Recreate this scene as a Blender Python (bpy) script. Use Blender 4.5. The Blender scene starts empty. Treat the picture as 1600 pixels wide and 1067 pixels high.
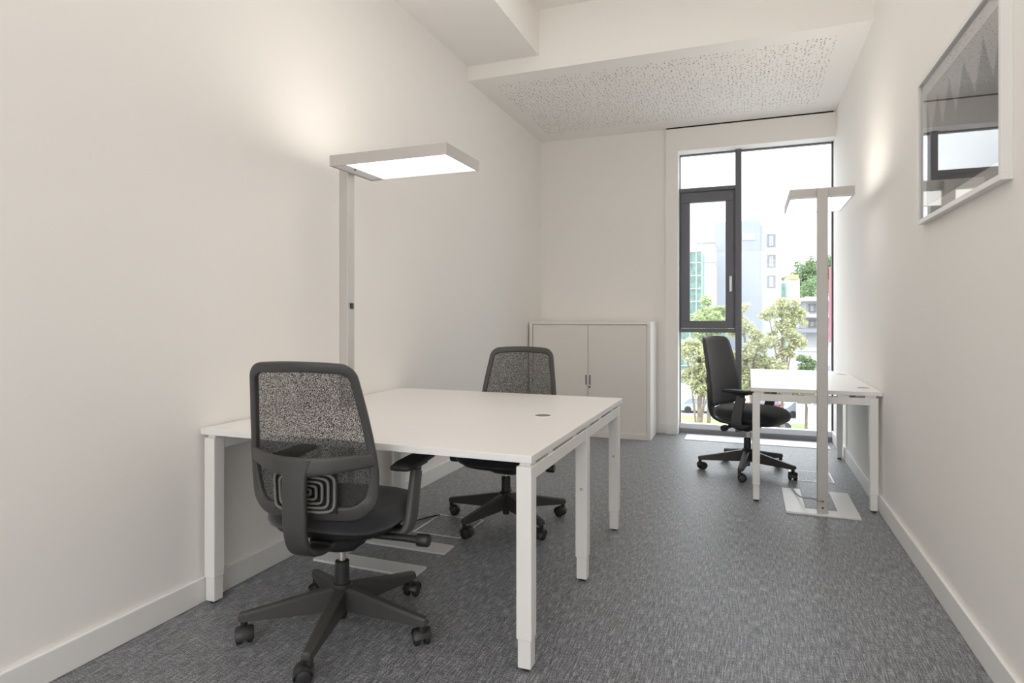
import bpy, bmesh, math, random
from mathutils import Vector, Matrix
R = math.radians
C = bpy.context.scene.collection
SC = bpy.context.scene
random.seed(7)

# ------------------------------------------------------------------ camera, sky, lights, exposure
cam = bpy.data.cameras.new('camera')
cam.sensor_width = 36.0
cam.lens = 966.6 / 1600 * 36.0
cam.shift_y = -(533.5 - 496) / 1600
cam.clip_end = 1000
cam_o = bpy.data.objects.new('camera', cam); C.objects.link(cam_o)
cam_o.location = (0, 0, 1.2)
cam_o.rotation_euler = (R(90), 0, math.atan(370 / 966.6))
SC.camera = cam_o

w = bpy.data.worlds.new('overcast_sky'); SC.world = w; w.use_nodes = True
nt = w.node_tree; nt.nodes.clear()
def N(nt, t, **kw):
    n = nt.nodes.new(t)
    for k, v in kw.items(): setattr(n, k, v)
    return n
_tc = N(nt, 'ShaderNodeTexCoord'); _sx = N(nt, 'ShaderNodeSeparateXYZ')
nt.links.new(_tc.outputs['Generated'], _sx.inputs[0])
# CIE overcast luminance: (1 + 2 sin elevation) / 3
_cl = N(nt, 'ShaderNodeClamp'); nt.links.new(_sx.outputs['Z'], _cl.inputs[0])
_ma = N(nt, 'ShaderNodeMath', operation='MULTIPLY_ADD'); nt.links.new(_cl.outputs[0], _ma.inputs[0])
_ma.inputs[1].default_value = 2.0; _ma.inputs[2].default_value = 1.0
_no = N(nt, 'ShaderNodeTexNoise'); _no.inputs['Scale'].default_value = 3.0; _no.inputs['Detail'].default_value = 6
_mp = N(nt, 'ShaderNodeMapping'); _mp.inputs['Scale'].default_value = (1, 1, 2.2)
nt.links.new(_tc.outputs['Generated'], _mp.inputs[0]); nt.links.new(_mp.outputs[0], _no.inputs['Vector'])
_cr = N(nt, 'ShaderNodeValToRGB')
_cr.color_ramp.elements[0].position = .35; _cr.color_ramp.elements[0].color = (.74, .79, .87, 1)
_cr.color_ramp.elements[1].position = .62; _cr.color_ramp.elements[1].color = (1.0, 1.0, 1.0, 1)
nt.links.new(_no.outputs['Fac'], _cr.inputs[0])
_bg = N(nt, 'ShaderNodeBackground'); _mu = N(nt, 'ShaderNodeMath', operation='MULTIPLY'); _mu.inputs[1].default_value = 1.0
SKY = _mu.inputs[1]
nt.links.new(_ma.outputs[0], _mu.inputs[0]); nt.links.new(_mu.outputs[0], _bg.inputs['Strength'])
nt.links.new(_cr.outputs[0], _bg.inputs['Color'])
_ow = N(nt, 'ShaderNodeOutputWorld'); nt.links.new(_bg.outputs[0], _ow.inputs[0])
SKY.default_value = 1.38

def area(name, loc, rot, sx, sy, power, col):
    l = bpy.data.lights.new(name, 'AREA'); l.shape = 'RECTANGLE'; l.size = sx; l.size_y = sy
    l.energy = power; l.color = col
    o = bpy.data.objects.new(name, l); C.objects.link(o); o.location = loc; o.rotation_euler = rot
    return o
# unseen area light under the ceiling, added to light the room evenly
area('ceiling_fill', (-.7, 2.7, 3.59), (0, 0, 0), 2.2, 2.4, 8, (1, .96, .92))
# upward area light added behind the camera for soft ceiling bounce
area('upward_fill', (-.7, -.9, 2.0), (R(180), 0, 0), 1.6, 1.0, 14, (1, .94, .87))
LAMP_UP, LAMP_DOWN = 2.7, 0.85
SC.view_settings.view_transform = 'Standard'
SC.view_settings.look = 'None'
SC.view_settings.exposure = 0.80
SC.view_settings.gamma = 1.0
SC.view_settings.use_curve_mapping = False
try:
    SC.cycles.use_denoising = True
    SC.cycles.max_bounces = 12; SC.cycles.diffuse_bounces = 10; SC.cycles.transparent_max_bounces = 16
    SC.cycles.sample_clamp_indirect = 6.0
    SC.cycles.caustics_reflective = False; SC.cycles.caustics_refractive = False
except Exception: pass

# ------------------------------------------------------------------ materials
def mat(name, col, rough=.5, metal=0.0, spec=.5, bump=0.0, bscale=200, var=0.0, vscale=8, emit=None, sheen=0):
    m = bpy.data.materials.new(name); m.use_nodes = True
    t = m.node_tree; b = t.nodes['Principled BSDF']
    b.inputs['Base Color'].default_value = (*col, 1); b.inputs['Roughness'].default_value = rough
    b.inputs['Metallic'].default_value = metal; b.inputs['Specular IOR Level'].default_value = spec
    if sheen: b.inputs['Sheen Weight'].default_value = sheen
    if var or bump:
        tc = N(t, 'ShaderNodeTexCoord')
    if var:
        no = N(t, 'ShaderNodeTexNoise'); no.inputs['Scale'].default_value = vscale; no.inputs['Detail'].default_value = 5
        t.links.new(tc.outputs['Object'], no.inputs['Vector'])
        cr = N(t, 'ShaderNodeValToRGB')
        cr.color_ramp.elements[0].position = .3; cr.color_ramp.elements[1].position = .7
        cr.color_ramp.elements[0].color = (*[max(0, c * (1 - var)) for c in col], 1)
        cr.color_ramp.elements[1].color = (*[min(1, c * (1 + var)) for c in col], 1)
        t.links.new(no.outputs['Fac'], cr.inputs[0]); t.links.new(cr.outputs[0], b.inputs['Base Color'])
    if bump:
        no2 = N(t, 'ShaderNodeTexNoise'); no2.inputs['Scale'].default_value = bscale; no2.inputs['Detail'].default_value = 3
        t.links.new(tc.outputs['Object'], no2.inputs['Vector'])
        bu = N(t, 'ShaderNodeBump'); bu.inputs['Strength'].default_value = bump; bu.inputs['Distance'].default_value = .002
        t.links.new(no2.outputs['Fac'], bu.inputs['Height']); t.links.new(bu.outputs[0], b.inputs['Normal'])
    if emit:
        b.inputs['Emission Color'].default_value = (*emit[0], 1); b.inputs['Emission Strength'].default_value = emit[1]
    return m
M = {}
M['wall'] = mat('wall_paint', (.87, .847, .815), .75, spec=.25, bump=.08, bscale=350)
M['ceil'] = mat('ceiling_paint', (.87, .847, .815), .85, spec=.2)
M['base'] = mat('baseboard_paint', (.83, .82, .80), .4)
M['void'] = mat('hole_void', (.28, .27, .26), .9, spec=.1)
M['slit'] = mat('slit_shade', (.008, .008, .008), .8, spec=.1)
M['desk'] = mat('white_melamine', (.83, .81, .79), .38, bump=.02, bscale=500)
M['deskedge'] = mat('white_edge_band', (.80, .78, .76), .45)
M['steel'] = mat('white_powder_coat', (.82, .81, .78), .42, bump=.03, bscale=700)
M['cab'] = mat('cabinet_paint', (.87, .84, .80), .5)
M['cabdoor'] = mat('tambour_door', (.85, .815, .77), .55)
M['dark'] = mat('dark_gap', (.05, .048, .045), .7)
M['lamp'] = mat('lamp_aluminium_paint', (.54, .52, .495), .42, metal=.25)
M['lampbase'] = mat('lamp_base_white', (.80, .80, .80), .35)
M['plas'] = mat('black_plastic', (.022, .022, .022), .42, bump=.1, bscale=900)
M['frameplas'] = mat('graphite_plastic', (.050, .048, .045), .45, bump=.1, bscale=900)
M['ribgrey'] = mat('rib_grey', (.17, .168, .16), .5)
M['armgrey'] = mat('arm_post_grey', (.085, .083, .08), .45)
M['soft'] = mat('arm_pad_rubber', (.012, .012, .012), .55)
M['fabric'] = mat('black_fabric', (.017, .017, .021), .8, spec=.3, bump=.4, bscale=900, sheen=.35)
M['backfab'] = mat('dark_back_fabric', (.060, .061, .066), .85, spec=.25, bump=.4, bscale=900, sheen=.2)
M['chrome'] = mat('chrome', (.75, .73, .70), .18, metal=1)
M['alu'] = mat('anthracite_aluminium', (.115, .115, .132), .40, metal=.1)
M['sillgrey'] = mat('grey_sill_base', (.26, .26, .28), .5)
M['silver'] = mat('silver_profile', (.72, .73, .76), .35, metal=.4)
M['grommet'] = mat('grey_grommet', (.24, .235, .23), .45, metal=.3)
M['cableg'] = mat('grey_cable', (.33, .33, .33), .5)
M['cableb'] = mat('black_cable', (.015, .015, .015), .5)
M['pframe'] = mat('white_frame', (.80, .79, .77), .4)
M['mat'] = mat('mat_board', (.62, .61, .59), .9)
M['vent'] = mat('floor_cover_aluminium', (.70, .71, .74), .45, metal=.2)

def diffuser(name, strength, col=(1, .965, .93)):
    m = bpy.data.materials.new(name); m.use_nodes = True; t = m.node_tree
    b = t.nodes['Principled BSDF']; b.inputs['Base Color'].default_value = (.85, .84, .82, 1); b.inputs['Roughness'].default_value = .3
    b.inputs['Emission Color'].default_value = (*col, 1); b.inputs['Emission Strength'].default_value = strength
    return m
M['down'] = diffuser('lamp_diffuser_down', LAMP_DOWN)
M['up'] = diffuser('lamp_diffuser_up', LAMP_UP, (1, .94, .86))

def glass_mat(name, tint=(1, 1, 1), f0=.04):
    m = bpy.data.materials.new(name); m.use_nodes = True; t = m.node_tree; t.nodes.clear()
    tr = N(t, 'ShaderNodeBsdfTransparent'); tr.inputs[0].default_value = (*tint, 1)
    gl = N(t, 'ShaderNodeBsdfGlossy'); gl.inputs['Roughness'].default_value = 0.0
    fr = N(t, 'ShaderNodeFresnel'); ge = N(t, 'ShaderNodeNewGeometry'); io = N(t, 'ShaderNodeMapRange')
    io.inputs['To Min'].default_value = 1.5; io.inputs['To Max'].default_value = 1 / 1.5
    t.links.new(ge.outputs['Backfacing'], io.inputs['Value']); t.links.new(io.outputs[0], fr.inputs['IOR'])
    mx = N(t, 'ShaderNodeMixShader'); o = N(t, 'ShaderNodeOutputMaterial')
    t.links.new(fr.outputs[0], mx.inputs[0]); t.links.new(tr.outputs[0], mx.inputs[1]); t.links.new(gl.outputs[0], mx.inputs[2])
    t.links.new(mx.outputs[0], o.inputs[0]); return m
M['glass'] = glass_mat('window_glass', (.97, .985, .98))
M['pglass'] = glass_mat('picture_glass')

def mesh_weave():
    m = bpy.data.materials.new('chair_mesh_weave'); m.use_nodes = True; t = m.node_tree
    b = t.nodes['Principled BSDF']; b.inputs['Base Color'].default_value = (.030, .029, .028, 1); b.inputs['Roughness'].default_value = .75
    o = t.nodes['Material Output']
    tc = N(t, 'ShaderNodeTexCoord'); sp = N(t, 'ShaderNodeSeparateXYZ'); t.links.new(tc.outputs['Object'], sp.inputs[0])
    vo = N(t, 'ShaderNodeTexVoronoi'); vo.inputs['Scale'].default_value = 470; t.links.new(tc.outputs['Object'], vo.inputs['Vector'])
    mul = N(t, 'ShaderNodeMath', operation='LESS_THAN'); mul.inputs[1].default_value = .41      # 1 where a hole is open
    t.links.new(vo.outputs['Distance'], mul.inputs[0])
    tr = N(t, 'ShaderNodeBsdfTransparent'); mx = N(t, 'ShaderNodeMixShader')
    t.links.new(mul.outputs[0], mx.inputs[0]); t.links.new(b.outputs[0], mx.inputs[1]); t.links.new(tr.outputs[0], mx.inputs[2])
    t.links.new(mx.outputs[0], o.inputs[0]); return m
M['weave'] = mesh_weave()

def carpet():
    m = bpy.data.materials.new('loop_carpet'); m.use_nodes = True; t = m.node_tree
    b = t.nodes['Principled BSDF']; b.inputs['Roughness'].default_value = .42; b.inputs['IOR'].default_value = 1.6
    b.inputs['Sheen Weight'].default_value = .25; b.inputs['Sheen Roughness'].default_value = .5
    g = N(t, 'ShaderNodeNewGeometry')
    def noise(sc, det, scale):
        mp = N(t, 'ShaderNodeMapping'); mp.inputs['Scale'].default_value = sc
        t.links.new(g.outputs['Position'], mp.inputs[0])
        n = N(t, 'ShaderNodeTexNoise'); n.inputs['Scale'].default_value = scale; n.inputs['Detail'].default_value = det
        t.links.new(mp.outputs[0], n.inputs['Vector']); return n
    a = noise((1, 1, 1), 2, 260)          # loops
    l = noise((1, .07, 1), 1, 210)        # yarn runs along the room
    c = noise((.12, 1, 1), 1, 210)        # cross runs
    def mx(x, y, wx, wy, add=0):
        k = N(t, 'ShaderNodeMath', operation='MULTIPLY'); k.inputs[1].default_value = wx; t.links.new(x, k.inputs[0])
        j = N(t, 'ShaderNodeMath', operation='MULTIPLY_ADD'); j.inputs[1].default_value = wy; t.links.new(y, j.inputs[0]); t.links.new(k.outputs[0], j.inputs[2])
        return j.outputs[0]
    s = mx(mx(a.outputs['Fac'], l.outputs['Fac'], .52, .28), c.outputs['Fac'], 1, .20)
    cr = N(t, 'ShaderNodeValToRGB')
    e = cr.color_ramp.elements
    e[0].position = .42; e[0].color = (.010, .012, .0125, 1)
    e[1].position = .62; e[1].color = (.47, .48, .515, 1)
    n = e.new(.50); n.color = (.094, .097, .108, 1)
    t.links.new(s, cr.inputs[0]); t.links.new(cr.outputs[0], b.inputs['Base Color'])
    bu = N(t, 'ShaderNodeBump'); bu.inputs['Strength'].default_value = .4; bu.inputs['Distance'].default_value = .003
    t.links.new(s, bu.inputs['Height']); t.links.new(bu.outputs[0], b.inputs['Normal'])
    return m
M['carpet'] = carpet()

def print_mat():
    # black and white photograph of pointed dark shapes fading into a pale sky
    m = bpy.data.materials.new('framed_photograph_print'); m.use_nodes = True; t = m.node_tree
    b = t.nodes['Principled BSDF']; b.inputs['Roughness'].default_value = .6
    tc = N(t, 'ShaderNodeTexCoord'); sp = N(t, 'ShaderNodeSeparateXYZ'); t.links.new(tc.outputs['Object'], sp.inputs[0])
    vo = N(t, 'ShaderNodeTexWave'); vo.wave_type = 'BANDS'; vo.bands_direction = 'Y'; vo.wave_profile = 'TRI'
    vo.inputs['Scale'].default_value = 1.7; vo.inputs['Distortion'].default_value = 3.0; vo.inputs['Detail'].default_value = 2
    vo.inputs['Detail Scale'].default_value = 1.2
    t.links.new(tc.outputs['Object'], vo.inputs['Vector'])
    k = N(t, 'ShaderNodeMath', operation='MULTIPLY'); k.inputs[1].default_value = .16; t.links.new(vo.outputs['Fac'], k.inputs[0])
    ad = N(t, 'ShaderNodeMath', operation='ADD'); ad.inputs[1].default_value = .03; t.links.new(k.outputs[0], ad.inputs[0])
    su = N(t, 'ShaderNodeMath', operation='SUBTRACT'); t.links.new(sp.outputs['Z'], su.inputs[0]); t.links.new(ad.outputs[0], su.inputs[1])
    cr = N(t, 'ShaderNodeValToRGB'); e = cr.color_ramp.elements
    e[0].position = .0; e[0].color = (.10, .10, .10, 1); e[1].position = .03; e[1].color = (.33, .32, .31, 1)
    t.links.new(su.outputs[0], cr.inputs[0]); t.links.new(cr.outputs[0], b.inputs['Base Color'])
    return m
M['print'] = print_mat()

# ------------------------------------------------------------------ mesh helpers
def obj(name, bm, m, parent=None, smooth=False, kind=None, angle=None):
    me = bpy.data.meshes.new(name)
    bmesh.ops.recalc_face_normals(bm, faces=bm.faces)
    bm.to_mesh(me); bm.free()
    if isinstance(m, (list, tuple)):
        for x in m: me.materials.append(x)
    else: me.materials.append(m)
    if smooth:
        for p in me.polygons: p.use_smooth = True
        me.set_sharp_from_angle(angle=R(angle or 35))
    o = bpy.data.objects.new(name, me); C.objects.link(o)
    if parent: o.parent = parent
    if kind: o['kind'] = kind
    return o
def thing(name, label, cat, loc=(0, 0, 0), rz=0, group=None):
    o = bpy.data.objects.new(name, None); C.objects.link(o); o.empty_display_size = .1
    o.location = loc; o.rotation_euler = (0, 0, rz); o['label'] = label; o['category'] = cat
    if group: o['group'] = group
    return o
def tag(o, label, cat, group=None):
    o['label'] = label; o['category'] = cat
    if group: o['group'] = group
    return o
def struct(name, bm, m, parent=None, label=None, **k):
    o = obj(name, bm, m, parent, **k)
    if not parent: o['kind'] = 'structure'
    if label: o['label'] = label; 
    return o
def bx(bm, x0, x1, y0, y1, z0, z1, bev=0, seg=1, mi=0):
    t = bmesh.new()
    bmesh.ops.create_cube(t, size=1)
    for v in t.verts:
        v.co = Vector(((x0 + x1) / 2 + v.co.x * (x1 - x0), (y0 + y1) / 2 + v.co.y * (y1 - y0), (z0 + z1) / 2 + v.co.z * (z1 - z0)))
    if bev: bmesh.ops.bevel(t, geom=t.edges[:], offset=bev, segments=seg, affect='EDGES', profile=.5)
    add(bm, t, mi=mi)
def add(bm, t, mx=None, mi=0):
    vs = {}
    for v in t.verts: vs[v] = bm.verts.new(mx @ v.co if mx else v.co)
    for f in t.faces:
        try:
            nf = bm.faces.new([vs[v] for v in f.verts]); nf.material_index = mi
        except ValueError: pass
    t.free()
def box(name, x0, x1, y0, y1, z0, z1, m, parent=None, bev=0, seg=1, **k):
    bm = bmesh.new(); bx(bm, x0, x1, y0, y1, z0, z1, bev, seg); return obj(name, bm, m, parent, **k)
def loft(bm, rings, closed=False, caps=True):
    vr = [[bm.verts.new(p) for p in r] for r in rings]; n = len(vr[0]); k = len(vr)
    for i in range(k if closed else k - 1):
        a, b = vr[i], vr[(i + 1) % k]
        for j in range(n): bm.faces.new((a[j], a[(j + 1) % n], b[(j + 1) % n], b[j]))
    if caps and not closed:
        bm.faces.new(vr[0][::-1]); bm.faces.new(vr[-1])
def sect(c, a, b, ha, hb, n=12, e=4):
    out = []
    for i in range(n):
        t = 2 * math.pi * (i + .5) / n; ct, st = math.cos(t), math.sin(t)
        out.append(c + a * (ha * math.copysign(abs(ct) ** (2 / e), ct)) + b * (hb * math.copysign(abs(st) ** (2 / e), st)))
    return out
def tube(bm, pts, r, n=10):
    pts = [Vector(p) for p in pts]; rings = []
    for i, p in enumerate(pts):
        d = (pts[min(i + 1, len(pts) - 1)] - pts[max(i - 1, 0)]).normalized()
        a = d.cross(Vector((0, 0, 1)))
        if a.length < 1e-3: a = Vector((1, 0, 0))
        a.normalize(); b = d.cross(a).normalized()
        rr = r[i] if isinstance(r, (list, tuple)) else r
        rings.append([p + (a * math.cos(2 * math.pi * j / n) + b * math.sin(2 * math.pi * j / n)) * rr for j in range(n)])
    loft(bm, rings)
def lathe(bm, prof, n=20, mx=None):
    t = bmesh.new(); rings = []
    for r, z in prof: rings.append([Vector((max(r, 1e-4) * math.cos(2 * math.pi * j / n), max(r, 1e-4) * math.sin(2 * math.pi * j / n), z)) for j in range(n)])
    loft(t, rings); add(bm, t, mx)
def copy_tree(o, parent=None):
    c = o.copy(); C.objects.link(c)
    if parent: c.parent = parent
    for ch in list(o.children):
        copy_tree(ch, c)
    return c
def catmull(pts, k=6):
    pts = [Vector(p) for p in pts]; out = []
    for i in range(len(pts) - 1):
        p0, p1, p2, p3 = pts[max(i - 1, 0)], pts[i], pts[i + 1], pts[min(i + 2, len(pts) - 1)]
        for j in range(k):
            t = j / k
            out.append(.5 * ((2 * p1) + (p2 - p0) * t + (2 * p0 - 5 * p1 + 4 * p2 - p3) * t * t + (3 * p1 - p0 - 3 * p2 + p3) * t ** 3))
    out.append(pts[-1]); return out

# ------------------------------------------------------------------ room shell
XL, XR, YB, YF = -2.16, .765, 6.56, -2.0
HC, HS, HT = 3.148, 3.265, 3.62          # ceiling by the window, left soffit, main ceiling
YBEAM = 4.63
# floor of carpet tiles
bm = bmesh.new(); bx(bm, XL - .2, XR + .2, YF - .1, 6.80, -.25, -.006)
floor = struct('floor', bm, M['dark'])
tile_me = None
S = .5
for i in range(6):
    for j in range(18):
        x0 = XL + i * S; y0 = YF + j * S
        x1 = min(x0 + S, XR); y1 = min(y0 + S, 6.70)
        if x1 - x0 < .05 or y1 - y0 < .05: continue
        full = abs(x1 - x0 - S) < 1e-6 and abs(y1 - y0 - S) < 1e-6
        if full and tile_me:
            o = bpy.data.objects.new('carpet_tile', tile_me); C.objects.link(o); o.parent = floor
        else:
            b = bmesh.new(); g = .0001
            bx(b, g, x1 - x0 - g, g, y1 - y0 - g, -.006, 0, .0003)
            o = obj('carpet_tile', b, M['carpet'], floor)
            if full: tile_me = o.data
        o.location = (x0, y0, 0)
# walls
bm = bmesh.new(); bx(bm, XL - .2, XL, YF - .2, 6.78, -.1, 3.8); struct('wall_left', bm, M['wall'])
bm = bmesh.new(); bx(bm, XR, XR + .2, YF - .2, 6.78, -.1, 3.8); struct('wall_right', bm, M['wall'])
bm = bmesh.new()                                       # unseen front wall; its wide opening is added to let sky light in
for a in ((XL, -2.05, -.1, 3.8), (.66, XR, -.1, 3.8), (-2.05, .66, -.1, .05), (-2.05, .66, 2.75, 3.8)): bx(bm, a[0], a[1], YF - .2, YF, a[2], a[3])
struct('wall_front', bm, M['wall'])
WX0, WZ1 = -.68, 2.905
bm = bmesh.new()
bx(bm, XL, WX0, YB, 6.78, -.1, 3.4)
bx(bm, WX0, XR, YB, 6.78, WZ1, 3.4)
struct('wall_back', bm, M['wall'])
# ceiling: main slab high, with the perforated field by the window
bm = bmesh.new(); bx(bm, XL, XR, YF, YBEAM, HT, HT + .15); ceil_o = struct('ceiling', bm, M['ceil'])
bm = bmesh.new(); bx(bm, XL, -1.545, YF, YBEAM, HS, HT + .05); struct('trim_1', bm, M['ceil'])     # boxed duct along the left wall
bm = bmesh.new()                                                     # dropped ceiling by the window with real drilled holes
YP0 = 6.524
PX0, PX1, PY0, PY1 = -2.0, .585, 4.80, 6.28
px, py = .0300, .0300
nx, ny = int((PX1 - PX0) / px), int((PY1 - PY0) / py)
PX1 = PX0 + nx * px; PY1 = PY0 + ny * py
def quad(b, pts, mi=0):
    f = b.faces.new([b.verts.new(p) for p in pts]); f.material_index = mi
for (a, b_, c, d) in ((XL, XR, YBEAM, PY0), (XL, XR, PY1, YP0), (XL, PX0, PY0, PY1), (PX1, XR, PY0, PY1)):
    quad(bm, ((a, c, HC), (b_, c, HC), (b_, d, HC), (a, d, HC)))
quad(bm, ((XL, YP0, HC), (-.80, YP0, HC), (-.80, YB, HC), (XL, YB, HC)))
quad(bm, ((.745, YP0, HC), (XR, YP0, HC), (XR, YB, HC), (.745, YB, HC)))
quad(bm, ((XL, YBEAM, HC), (XR, YBEAM, HC), (XR, YBEAM, HT + .1), (XL, YBEAM, HT + .1)))
quad(bm, ((XL, YBEAM, HC + .2), (XR, YBEAM, HC + .2), (XR, YB, HC + .2), (XL, YB, HC + .2)))
gridv = [[bm.verts.new((PX0 + i * px, PY0 + j * py, HC)) for j in range(ny + 1)] for i in range(nx + 1)]
rr = random.Random(3)
for i in range(nx):
    for j in range(ny):
        cor = [gridv[i][j], gridv[i + 1][j], gridv[i + 1][j + 1], gridv[i][j + 1]]
        if rr.random() < .30:
            bm.faces.new(cor); continue
        rad = rr.choice((.0035, .0045, .005, .0065))
        lim = px / 2 - rad - .001
        cx = PX0 + (i + .5) * px + rr.uniform(-lim, lim); cy = PY0 + (j + .5) * py + rr.uniform(-lim, lim)
        lo = [bm.verts.new((cx + rad * math.cos(R(-157.5 + 45 * k)), cy + rad * math.sin(R(-157.5 + 45 * k)), HC)) for k in range(8)]
        hi = [bm.verts.new((v.co.x, v.co.y, HC + .012)) for v in lo]
        for k in range(4):                                           # corner k sits nearest hole points 2k, 2k+1
            n = (k + 1) % 4
            bm.faces.new((cor[k], lo[2 * k], lo[2 * k + 1]))
            bm.faces.new((cor[k], lo[2 * k + 1], lo[(2 * k + 2) % 8], cor[n]))
        for k in range(8):
            f = bm.faces.new((lo[k], lo[(k + 1) % 8], hi[(k + 1) % 8], hi[k])); f.material_index = 1
        f = bm.faces.new(hi); f.material_index = 1
pc = bpy.data.meshes.new('ceiling'); bm.to_mesh(pc); bm.free(); pc.materials.append(M['ceil']); pc.materials.append(M['void'])
po = bpy.data.objects.new('ceiling', pc); C.objects.link(po); po['kind'] = 'structure'
# blind box above the window with the slit over it
YP = 6.525
bm = bmesh.new(); bx(bm, -.80, XR, YP, YB, WZ1, HC - .013, .001); bx(bm, -.80, WX0, YP, YB, 0, WZ1, .001); struct('trim_2', bm, M['wall'])
bm = bmesh.new(); bx(bm, -.795, .745, YP + .006, YB - .005, HC - .0129, HC + .05); struct('slit_shade_fill', bm, M['slit'])  # black bar stands in for the shade inside the gap
# baseboards
BT, BH = .016, .105
bm = bmesh.new(); bx(bm, XL, XL + BT, YF, YB, 0, BH, .004, 2); struct('baseboard_left', bm, M['base'])
bm = bmesh.new(); bx(bm, XR - BT, XR, YF, 6.70, 0, BH, .004, 2); struct('baseboard_right', bm, M['base'])
bm = bmesh.new(); bx(bm, XL + BT, -.80, YB - BT, YB, 0, BH, .004, 2); bx(bm, -.80, WX0, YP - BT, YP, 0, BH, .004, 2); struct('baseboard_back', bm, M['base'])

# ------------------------------------------------------------------ window
WF = 6.685                                   # inner face of the aluminium profiles
win = thing('window_1', 'tall dark aluminium window with narrow opening sash', 'window', (0, 0, 0)); win['kind'] = 'structure'
del win['category']; del win['label']
MX0, MX1 = -.128, -.068
def wbox(name, x0, x1, z0, z1, d0=0, d1=.07, m='alu', par=None, bev=.003): return box(name, x0, x1, WF + d0, WF + d1, z0, z1, M[m], par or win, bev)
wbox('mullion', MX0, MX1, .045, WZ1, -.02, .09)
wbox('transom', WX0 + .004, MX0, 2.505, 2.545, -.015)
wbox('transom', WX0 + .004, MX0, 1.045, 1.085, -.015)
wbox('head_profile', WX0 + .004, XR - .003, WZ1 - .014, WZ1, .02)
wbox('jamb_profile', WX0, WX0 + .010, .045, WZ1, .02)
wbox('jamb_profile', XR - .016, XR - .004, .045, WZ1, .02)
wbox('sill_profile', WX0, XR, .040, .095, .0, .08, 'silver')
wbox('sill_profile', WX0, XR, -.004, .040, -.01, .08, 'sillgrey')
# opening sash
cas = bmesh.new()
SX0, SX1, SZ0, SZ1 = WX0 + .018, MX0 - .012, 1.09, 2.50
GX0, GX1, GZ0, GZ1 = -.575, -.222, 1.165, 2.395
for (a, b, c, d) in ((SX0, SX1, SZ0, GZ0), (SX0, SX1, GZ1, SZ1), (SX0, GX0, GZ0, GZ1), (GX1, SX1, GZ0, GZ1)):
    bx(cas, a, b, WF + .0, WF + .06, c, d, .003)
sash = obj('sash', cas, M['alu'], win)
hb = bmesh.new(); bx(hb, -.184, -.158, WF - .05, WF - .028, 1.46, 1.62, .006, 3); bx(hb, -.177, -.165, WF - .03, WF + .002, 1.585, 1.605, .003)
hd = obj('handle', hb, M['silver'], sash, smooth=True); hd['label'] = 'silver lever handle'
fb = bmesh.new()
bx(fb, WX0 + .004, SX0, WF + .01, WF + .07, 1.085, 2.505); bx(fb, SX1, MX0, WF + .01, WF + .07, 1.085, 2.505)
obj('sash_frame', fb, M['alu'], win)
for (a, b, c, d) in ((MX1, XR - .014, .095, WZ1 - .012), (WX0 + .008, MX0, .095, 1.045), (WX0 + .008, MX0, 2.545, WZ1 - .012)):
    wbox('pane', a, b, c, d, .04, .046, 'glass', bev=0)
box('pane', GX0, GX1, WF + .03, WF + .036, GZ0, GZ1, M['glass'], sash)
# pale floor cover along the window
fc = thing('floor_cover', 'pale metal cover strip set in carpet below the window', 'cover', (.05, 6.42, 0))
b = bmesh.new(); bx(b, -.645, .645, -.13, .15, 0, .004, .001); obj('plate', b, M['vent'], fc)
b = bmesh.new(); bx(b, -.645, .645, -.137, -.130, 0, .005, .001); bx(b, -.645, .645, .15, .157, 0, .005, .001); obj('edge_trim', b, M['silver'], fc)

# ------------------------------------------------------------------ framed picture on the right wall
PYa, PYb, PZa, PZb = 2.345, 3.37, 1.63, 2.285
pic = thing('framed_picture', 'white framed black and white photograph behind glass on right wall', 'picture', (XR, (PYa + PYb) / 2, (PZa + PZb) / 2))
hy, hz = (PYb - PYa) / 2, (PZb - PZa) / 2; fw, fd = .020, .032
b = bmesh.new()
bx(b, -fd, 0, -hy, hy, -hz, -hz + fw, .001); bx(b, -fd, 0, -hy, hy, hz - fw, hz, .001)
bx(b, -fd, 0, -hy, -hy + fw, -hz + fw, hz - fw, .001); bx(b, -fd, 0, hy - fw, hy, -hz + fw, hz - fw, .001)
obj('frame', b, M['pframe'], pic)
box('mat_board', -.010, -.002, -hy + fw, hy - fw, -hz + fw, hz - fw, M['mat'], pic)
box('print', -.0115, -.0101, -hy + .075, hy - .075, -hz + .075, hz - .075, M['print'], pic)
box('glass', -.022, -.020, -hy + fw, hy - fw, -hz + fw, hz - fw, M['pglass'], pic)

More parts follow.
